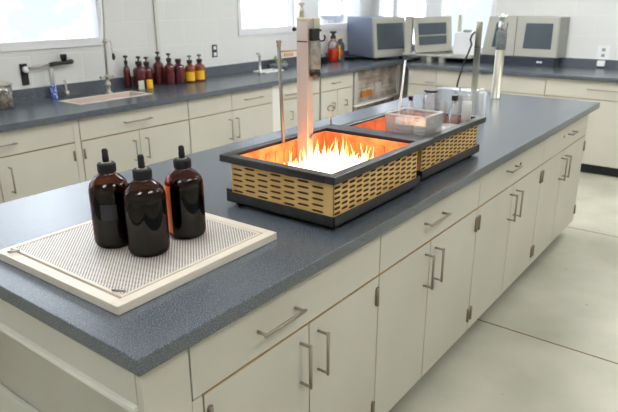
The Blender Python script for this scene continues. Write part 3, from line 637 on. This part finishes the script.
# wall-mounted arm
t = thing('swivel_tap', 'swivel arm with a dark grip on a black wall plate left of the sink', 'tap', (1.542, YW, 1.0))
box((-.027, -.012, .008), (.022, -.0005, .150)).build('wall_plate', M['blackplastic'], t, bevel=.002)
m = MB(); m.lathe([(.022, 0), (.022, .02), (.012, .028)], n=20); m.build('joint', M['white'], t, loc=(.004, -.012, .112), rot=(math.pi / 2, 0, 0))
m = MB(); m.tube([(.01, -.035, .118), (.17, -.045, .133)], .008, 10); m.build('arm', M['nickel'], t)
m = MB(); m.tube([(.165, -.045, .132), (.20, -.046, .136), (.26, -.05, .137), (.33, -.052, .142), (.345, -.052, .143)], [.013, .015, .013, .018, .012], 12); m.build('grip', M['black'], t)
m = MB(); m.lathe([(.015, .148), (.021, .165), (.024, .19), (.020, .197)], c=(.276, -.05, 0), n=16); m.build('knob', M['blackplastic'], t)
t = thing('slender_bottle', 'slim clear tube with a blue patterned lower half left of the sink', 'bottle', (1.705, 3.135, Z))
m = MB(); m.lathe([(.020, 0), (.021, .004), (.021, .088), (.017, .094)], n=20); m.build('blue_sleeve', M['blue'], t)
m = MB(); m.lathe([(.016, .094), (.016, .205), (.009, .212)], n=18); m.build('clear_neck', M['frost'], t)
# jar at far left
t = thing('storage_jar', 'wide glass jar with brown contents at the left edge of the photo', 'jar', (1.28, 3.03, Z))
m = MB(); m.lathe([(.068, 0), (.072, .006), (.072, .135), (.062, .142)], n=30); m.build('glass', M['clear'], t)
m = MB(); m.lathe([(.064, .006), (.066, .012), (.066, .105), (.03, .112)], n=24); m.build('contents', mat('brown_contents', s(150, 138, 120), .6, noise=(40, s(90, 70, 44), .45, .6)), t)
m = MB(); m.lathe([(.062, .142), (.074, .145), (.074, .156), (.03, .17), (.012, .175), (.012, .19)], n=24); m.build('lid', M['nickel'], t)

# ------------------------------------------------------------------ brown bottles on the left counter
def pump_bottle(label, x, y, r, h, gm, pump=True, lab=None, group=None, yaw=0):
    t = thing('reagent_bottle', label, 'bottle', (x, y, Z), yaw, group)
    MB().lathe([(r * .9, 0), (r, .006), (r, h * .76), (r * .9, h * .84), (r * .55, h * .91), (r * .40, h * .94), (r * .40, h)], n=24).build('glass', M[gm], t)
    MB().lathe([(r * .46, h), (r * .5, h + .002), (r * .5, h + .026), (r * .44, h + .028)], n=18).build('cap', M['blackplastic'], t)
    if pump:
        m = MB(); m.tube([(0, 0, h + .026), (0, 0, h + .050)], .006, 8); m.lathe([(.014, h + .050), (.018, h + .054), (.018, h + .062), (.013, h + .066)], n=16); m.tube([(0, 0, h + .057), (-.012, -.03, h + .054)], .0045, 8); m.build('pump_head', M['greymesh'] if gm != 'redglass' else M['black'], t)
    if lab:
        a = math.atan2(-.86 - y, -.58 - x) - yaw
        MB().lathe([(r + .0008, lab[0]), (r + .0008, lab[1])], n=14, a0=a - .9, a1=a + .9, cap=False).build('label', M[lab[2]], t)
    return t
gA = 'maroon bottles near the sink'; gB = 'maroon bottles in the middle of the wall worktop'; gC = 'amber bottles with yellow labels'
pump_bottle('front one of three maroon pump bottles beside the sink', 2.405, 3.075, .050, .178, 'redglass', group=gA)
pump_bottle('right one of three maroon pump bottles beside the sink, behind the yellow pot', 2.505, 3.11, .046, .165, 'redglass', group=gA)
pump_bottle('maroon pump bottle tucked against the wall at the sink end', 2.335, 3.14, .026, .185, 'redglass', group=gA)
pump_bottle('left and tallest maroon bottle of the middle trio, by the wall trim', 2.632, 3.12, .044, .195, 'redglass', group=gB)
pump_bottle('centre maroon bottle of the middle trio, with a pump', 2.668, 3.03, .042, .185, 'redglass', group=gB)
pump_bottle('right maroon bottle of the middle trio, with a plain black cap', 2.765, 3.03, .049, .172, 'redglass', pump=False, group=gB)
pump_bottle('left amber bottle with a yellow label', 2.88, 3.02, .046, .155, 'amber', lab=(.015, .090, 'yellow'), group=gC)
pump_bottle('right amber bottle with a yellow label', 2.99, 3.02, .047, .155, 'amber', lab=(.015, .090, 'yellow'), group=gC)
tag(box((2.335, 3.0, Z), (2.385, 3.012, Z + .066)).build('note_card', mat('card_grey', s(205, 205, 192), .6), bevel=.002), 'small pale card standing in front of the maroon bottles', 'card')
t = thing('yellow_pot', 'small bright yellow pot right of the pale card', 'pot', (2.425, 2.985, Z)); MB().lathe([(.022, 0), (.024, .004), (.024, .055)], n=20).build('body', M['yellow'], t); MB().lathe([(.025, .055), (.025, .066), (.02, .068)], n=20).build('lid', M['yellow'], t)

# green sprigs dish and dark box, red jars near corner
t = thing('leaf_dish', 'grey glass dish of green leafy sprigs behind the thin rod', 'dish', (4.13, 3.10, Z))
MB().lathe([(.06, .0), (.085, .01), (.098, .045)], n=26).build('dish', M['greymesh'], t)
m = MB()
for i in range(60):
    a = random.uniform(0, 6.28); rr = random.uniform(0, .085); z = random.uniform(.04, .11); p = Vector((rr * math.cos(a), rr * math.sin(a) * .6, z)); d = Vector((random.uniform(-1, 1), random.uniform(-1, 1), random.uniform(.2, 1))).normalized() * .03; sd = d.orthogonal().normalized() * .009
    v = [m.bm.verts.new(q) for q in (p, p + d * .5 + sd, p + d, p + d * .5 - sd)]; m.bm.faces.new(v)
    m.tube([(0, 0, .02), tuple(p)], .0015, 4)
m.build('sprigs', M['green'], t)
t = thing('small_black_box', 'small black box between the steel column and the red jar', 'box', (4.80, 3.05, Z)); box((-.06, -.05, 0), (.06, .05, .07)).build('body', M['blackplastic'], t, bevel=.004); box((-.045, -.035, .07), (.03, .035, .10)).build('top_block', M['greymesh'], t, bevel=.003)
t = thing('red_jar', 'large glass jar of red-orange liquid with a dark stopper', 'jar', (5.02, 3.05, Z))
MB().lathe([(.058, 0), (.062, .006), (.062, .19), (.045, .22), (.028, .232), (.028, .25)], n=28).build('glass', M['plainglass'], t)
MB().lathe([(.056, .004), (.0585, .010), (.0585, .145)], n=26).build('liquid', M['redliquid'], t)
MB().lathe([(.030, .25), (.034, .262), (.020, .285), (.016, .30), (.040, .312), (.040, .325), (.01, .33)], n=22).build('stopper', M['black'], t)
m = MB(); m.tube([(.035, -.063, .02), (.035, -.063, .18)], .007, 8); m.build('yellow_strip', M['yellow'], t)
t = thing('dark_jar', 'dark jar with a red label right of the red-orange jar', 'jar', (5.185, 3.07, Z))
MB().lathe([(.050, .0), (.052, .006), (.052, .165), (.040, .195), (.026, .205), (.026, .24)], n=24).build('glass', mat('smoky_glass', s(70, 84, 84), .15), t)
a = math.atan2(-.86 - 3.07, -.58 - 5.185); MB().lathe([(.0528, .07), (.0528, .12)], n=12, a0=a - 1, a1=a + .6, cap=False).build('label', mat('red_label', s(215, 40, 30), .5), t)
m = MB(); m.tube([(-.05, 0, .235), (.06, -.01, .255)], .008, 8); m.lathe([(.03, .24), (.03, .25)], n=18); m.build('wing_stopper', M['brass'], t)
tag(box((5.265, 2.93, Z), (5.40, 3.13, Z + .035)).build('black_tray', M['blackplastic'], bevel=.004), 'low black tray left of the first beige instrument', 'tray')

# ------------------------------------------------------------------ beige instruments in the corner
def V(*a): return Vector(a)
def lerp4(q, u, v): return q[0] * (1 - u) * (1 - v) + q[1] * u * (1 - v) + q[2] * u * v + q[3] * (1 - u) * v
def instrument(label, quad, back, windows, sidem, base=None, front_t=.03, name='bench_instrument', grp='beige bench instruments'):
    """quad BL BR TR TL of the front face in world space, back = depth vector"""
    c0 = V(*[(a + b) / 2 for a, b in zip(quad[0], quad[1])]); c0.z = base if base is not None else min(quad[0][2], quad[1][2])
    t = thing(name, label, 'instrument', c0, group=grp); Q = [V(*q) - c0 for q in quad]; back = V(*back); bn = back.normalized()
    MB().hexa([q + bn * front_t for q in Q], [q + back for q in Q]).build('casing', sidem, t, bevel=.006)
    MB().hexa(Q, [q + bn * front_t for q in Q]).build('front_frame', M['beige'], t, bevel=.006)
    for (u0, v0, u1, v1) in windows:
        pr = .012 if abs(Q[0].z - Q[1].z) > .01 else .003; S = [lerp4(Q, u0, v0), lerp4(Q, u1, v0), lerp4(Q, u1, v1), lerp4(Q, u0, v1)]
        MB().hexa([q - bn * pr for q in S], [q + bn * .006 for q in S]).build('window', M['screen'], t)
    return t, c0
t, c0 = instrument('first beige instrument with one dark window and a blue-grey side, left of the pair', [(5.353, 2.709, .93), (5.863, 2.579, .93), (5.803, 2.595, 1.368), (5.313, 2.719, 1.369)], (.16, .46, 0), [(.09, .2, .92, .85)], M['grey_blue'], base=Z)
for dx, dy in ((-.20, .08), (.19, -.02), (-.12, .40)): MB().lathe([(.02, 0), (.02, .034)], c=(dx, dy, 0), n=12).build('foot', M['rubber'], t)
t, c0 = instrument('second beige instrument with a window split in two, tilted to the left', [(5.620, 2.349, .985), (5.802, 1.990, 1.017), (5.778, 2.01, 1.383), (5.603, 2.387, 1.367)], (.17, .08, 0), [(.13, .22, .86, .46), (.13, .50, .86, .83)], M['beige'], base=.985)
# slab between the two
t = thing('upright_panel', 'narrow beige upright panel between the two window instruments', 'panel', (5.625, 2.445, Z + .0825))
MB().hexa([V(-.02, .03, 0), V(.0, -.045, 0), V(-.005, -.04, .395), V(-.03, .035, .395)], [V(.08, .06, 0), V(.10, -.01, 0), V(.095, -.01, .395), V(.08, .065, .395)]).build('panel', M['beige'], t, bevel=.003)
# shelf under them
t = thing('instrument_shelf', 'low pale riser shelf under the tilted instrument by the corner window', 'shelf', (5.80, 2.0, Z))
box((-.20, -.30, .058), (.20, .50, .082)).build('board', M['beige'], t, bevel=.002)
for a in ((-.17, .17), (-.17, .02), (.17, -.26), (.17, .17)): box((a[0] - .02, a[1] - .03, 0), (a[0] + .02, a[1] + .03, .058)).build('leg', M['beige'], t)
t = thing('white_balance', 'white bench balance housing in front of the corner window', 'instrument', (5.84, 1.86, Z + .0822))
MB().hexa([V(-.09, .10, 0), V(-.09, -.14, 0), V(-.08, -.14, .225), V(-.08, .09, .235)], [V(.10, .10, 0), V(.10, -.14, 0), V(.10, -.14, .23), V(.10, .09, .24)]).build('housing', M['white'], t, bevel=.01)
box((-.03, -.05, .232), (.05, .02, .258)).build('top_knob', M['grey_case'], t, bevel=.003)
box((-.02, .055, .23), (.02, .09, .41)).build('column', M['olive'], t, bevel=.003)
# third: wide one on black plinth
q3 = [(5.83, 1.665, .988), (5.83, .884, .988), (5.83, .892, 1.386), (5.83, 1.605, 1.386)]
t, c0 = instrument('wide beige instrument with two dark windows on a black plinth at the right wall', q3, (.178, -.055, 0), [(.13, .22, .30, .84), (.56, .21, .93, .84)], M['grey_case'], base=Z)
box((-.015, -.39, 0), (.175, .395, .086)).build('plinth', mat('dark_plinth', s(52, 56, 68), .4), t, bevel=.003)
box((-.0035, .03, .09), (-.001, .036, .486)).build('panel_seam', M['gap'], t)
m = MB(); m.box((-.018, -.24, .035), (-.0145, -.215, .052)); m.box((-.018, -.27, .035), (-.0145, -.245, .052)); m.build('indicator', M['white'], t)

# outlets
def outlet(name, label, loc, rz, pm, sm, w_=.075, h=.12):
    t = thing(name, label, 'outlet', loc, rz); box((-w_ / 2, -.008, -h / 2), (w_ / 2, 0, h / 2)).build('cover_plate', pm, t, bevel=.002)
    m = MB(); m.box((-.016, -.010, .012), (.016, -.008, .042)); m.build('socket', sm, t); box((-.016, -.010, -.042), (.016, -.008, -.012)).build('socket', sm, t); return t
outlet('wall_outlet', 'small dark outlet with a pale centre on the wall above the amber bottles', (3.34, YW, 1.118), 0, M['black'], M['white'], .06, .11)
outlet('wall_outlet', 'white outlet plate on the right wall above the worktop', (XW, .485, 1.05), -math.pi / 2, M['white'], M['grey_case'], .115, .135)
tag(box((XW - .06, .45, Z + .02), (XW - .021, .52, Z + .075)).build('plug_adaptor', M['adaptor'], bevel=.004), 'small white adaptor on the backsplash below the white outlet', 'adaptor')
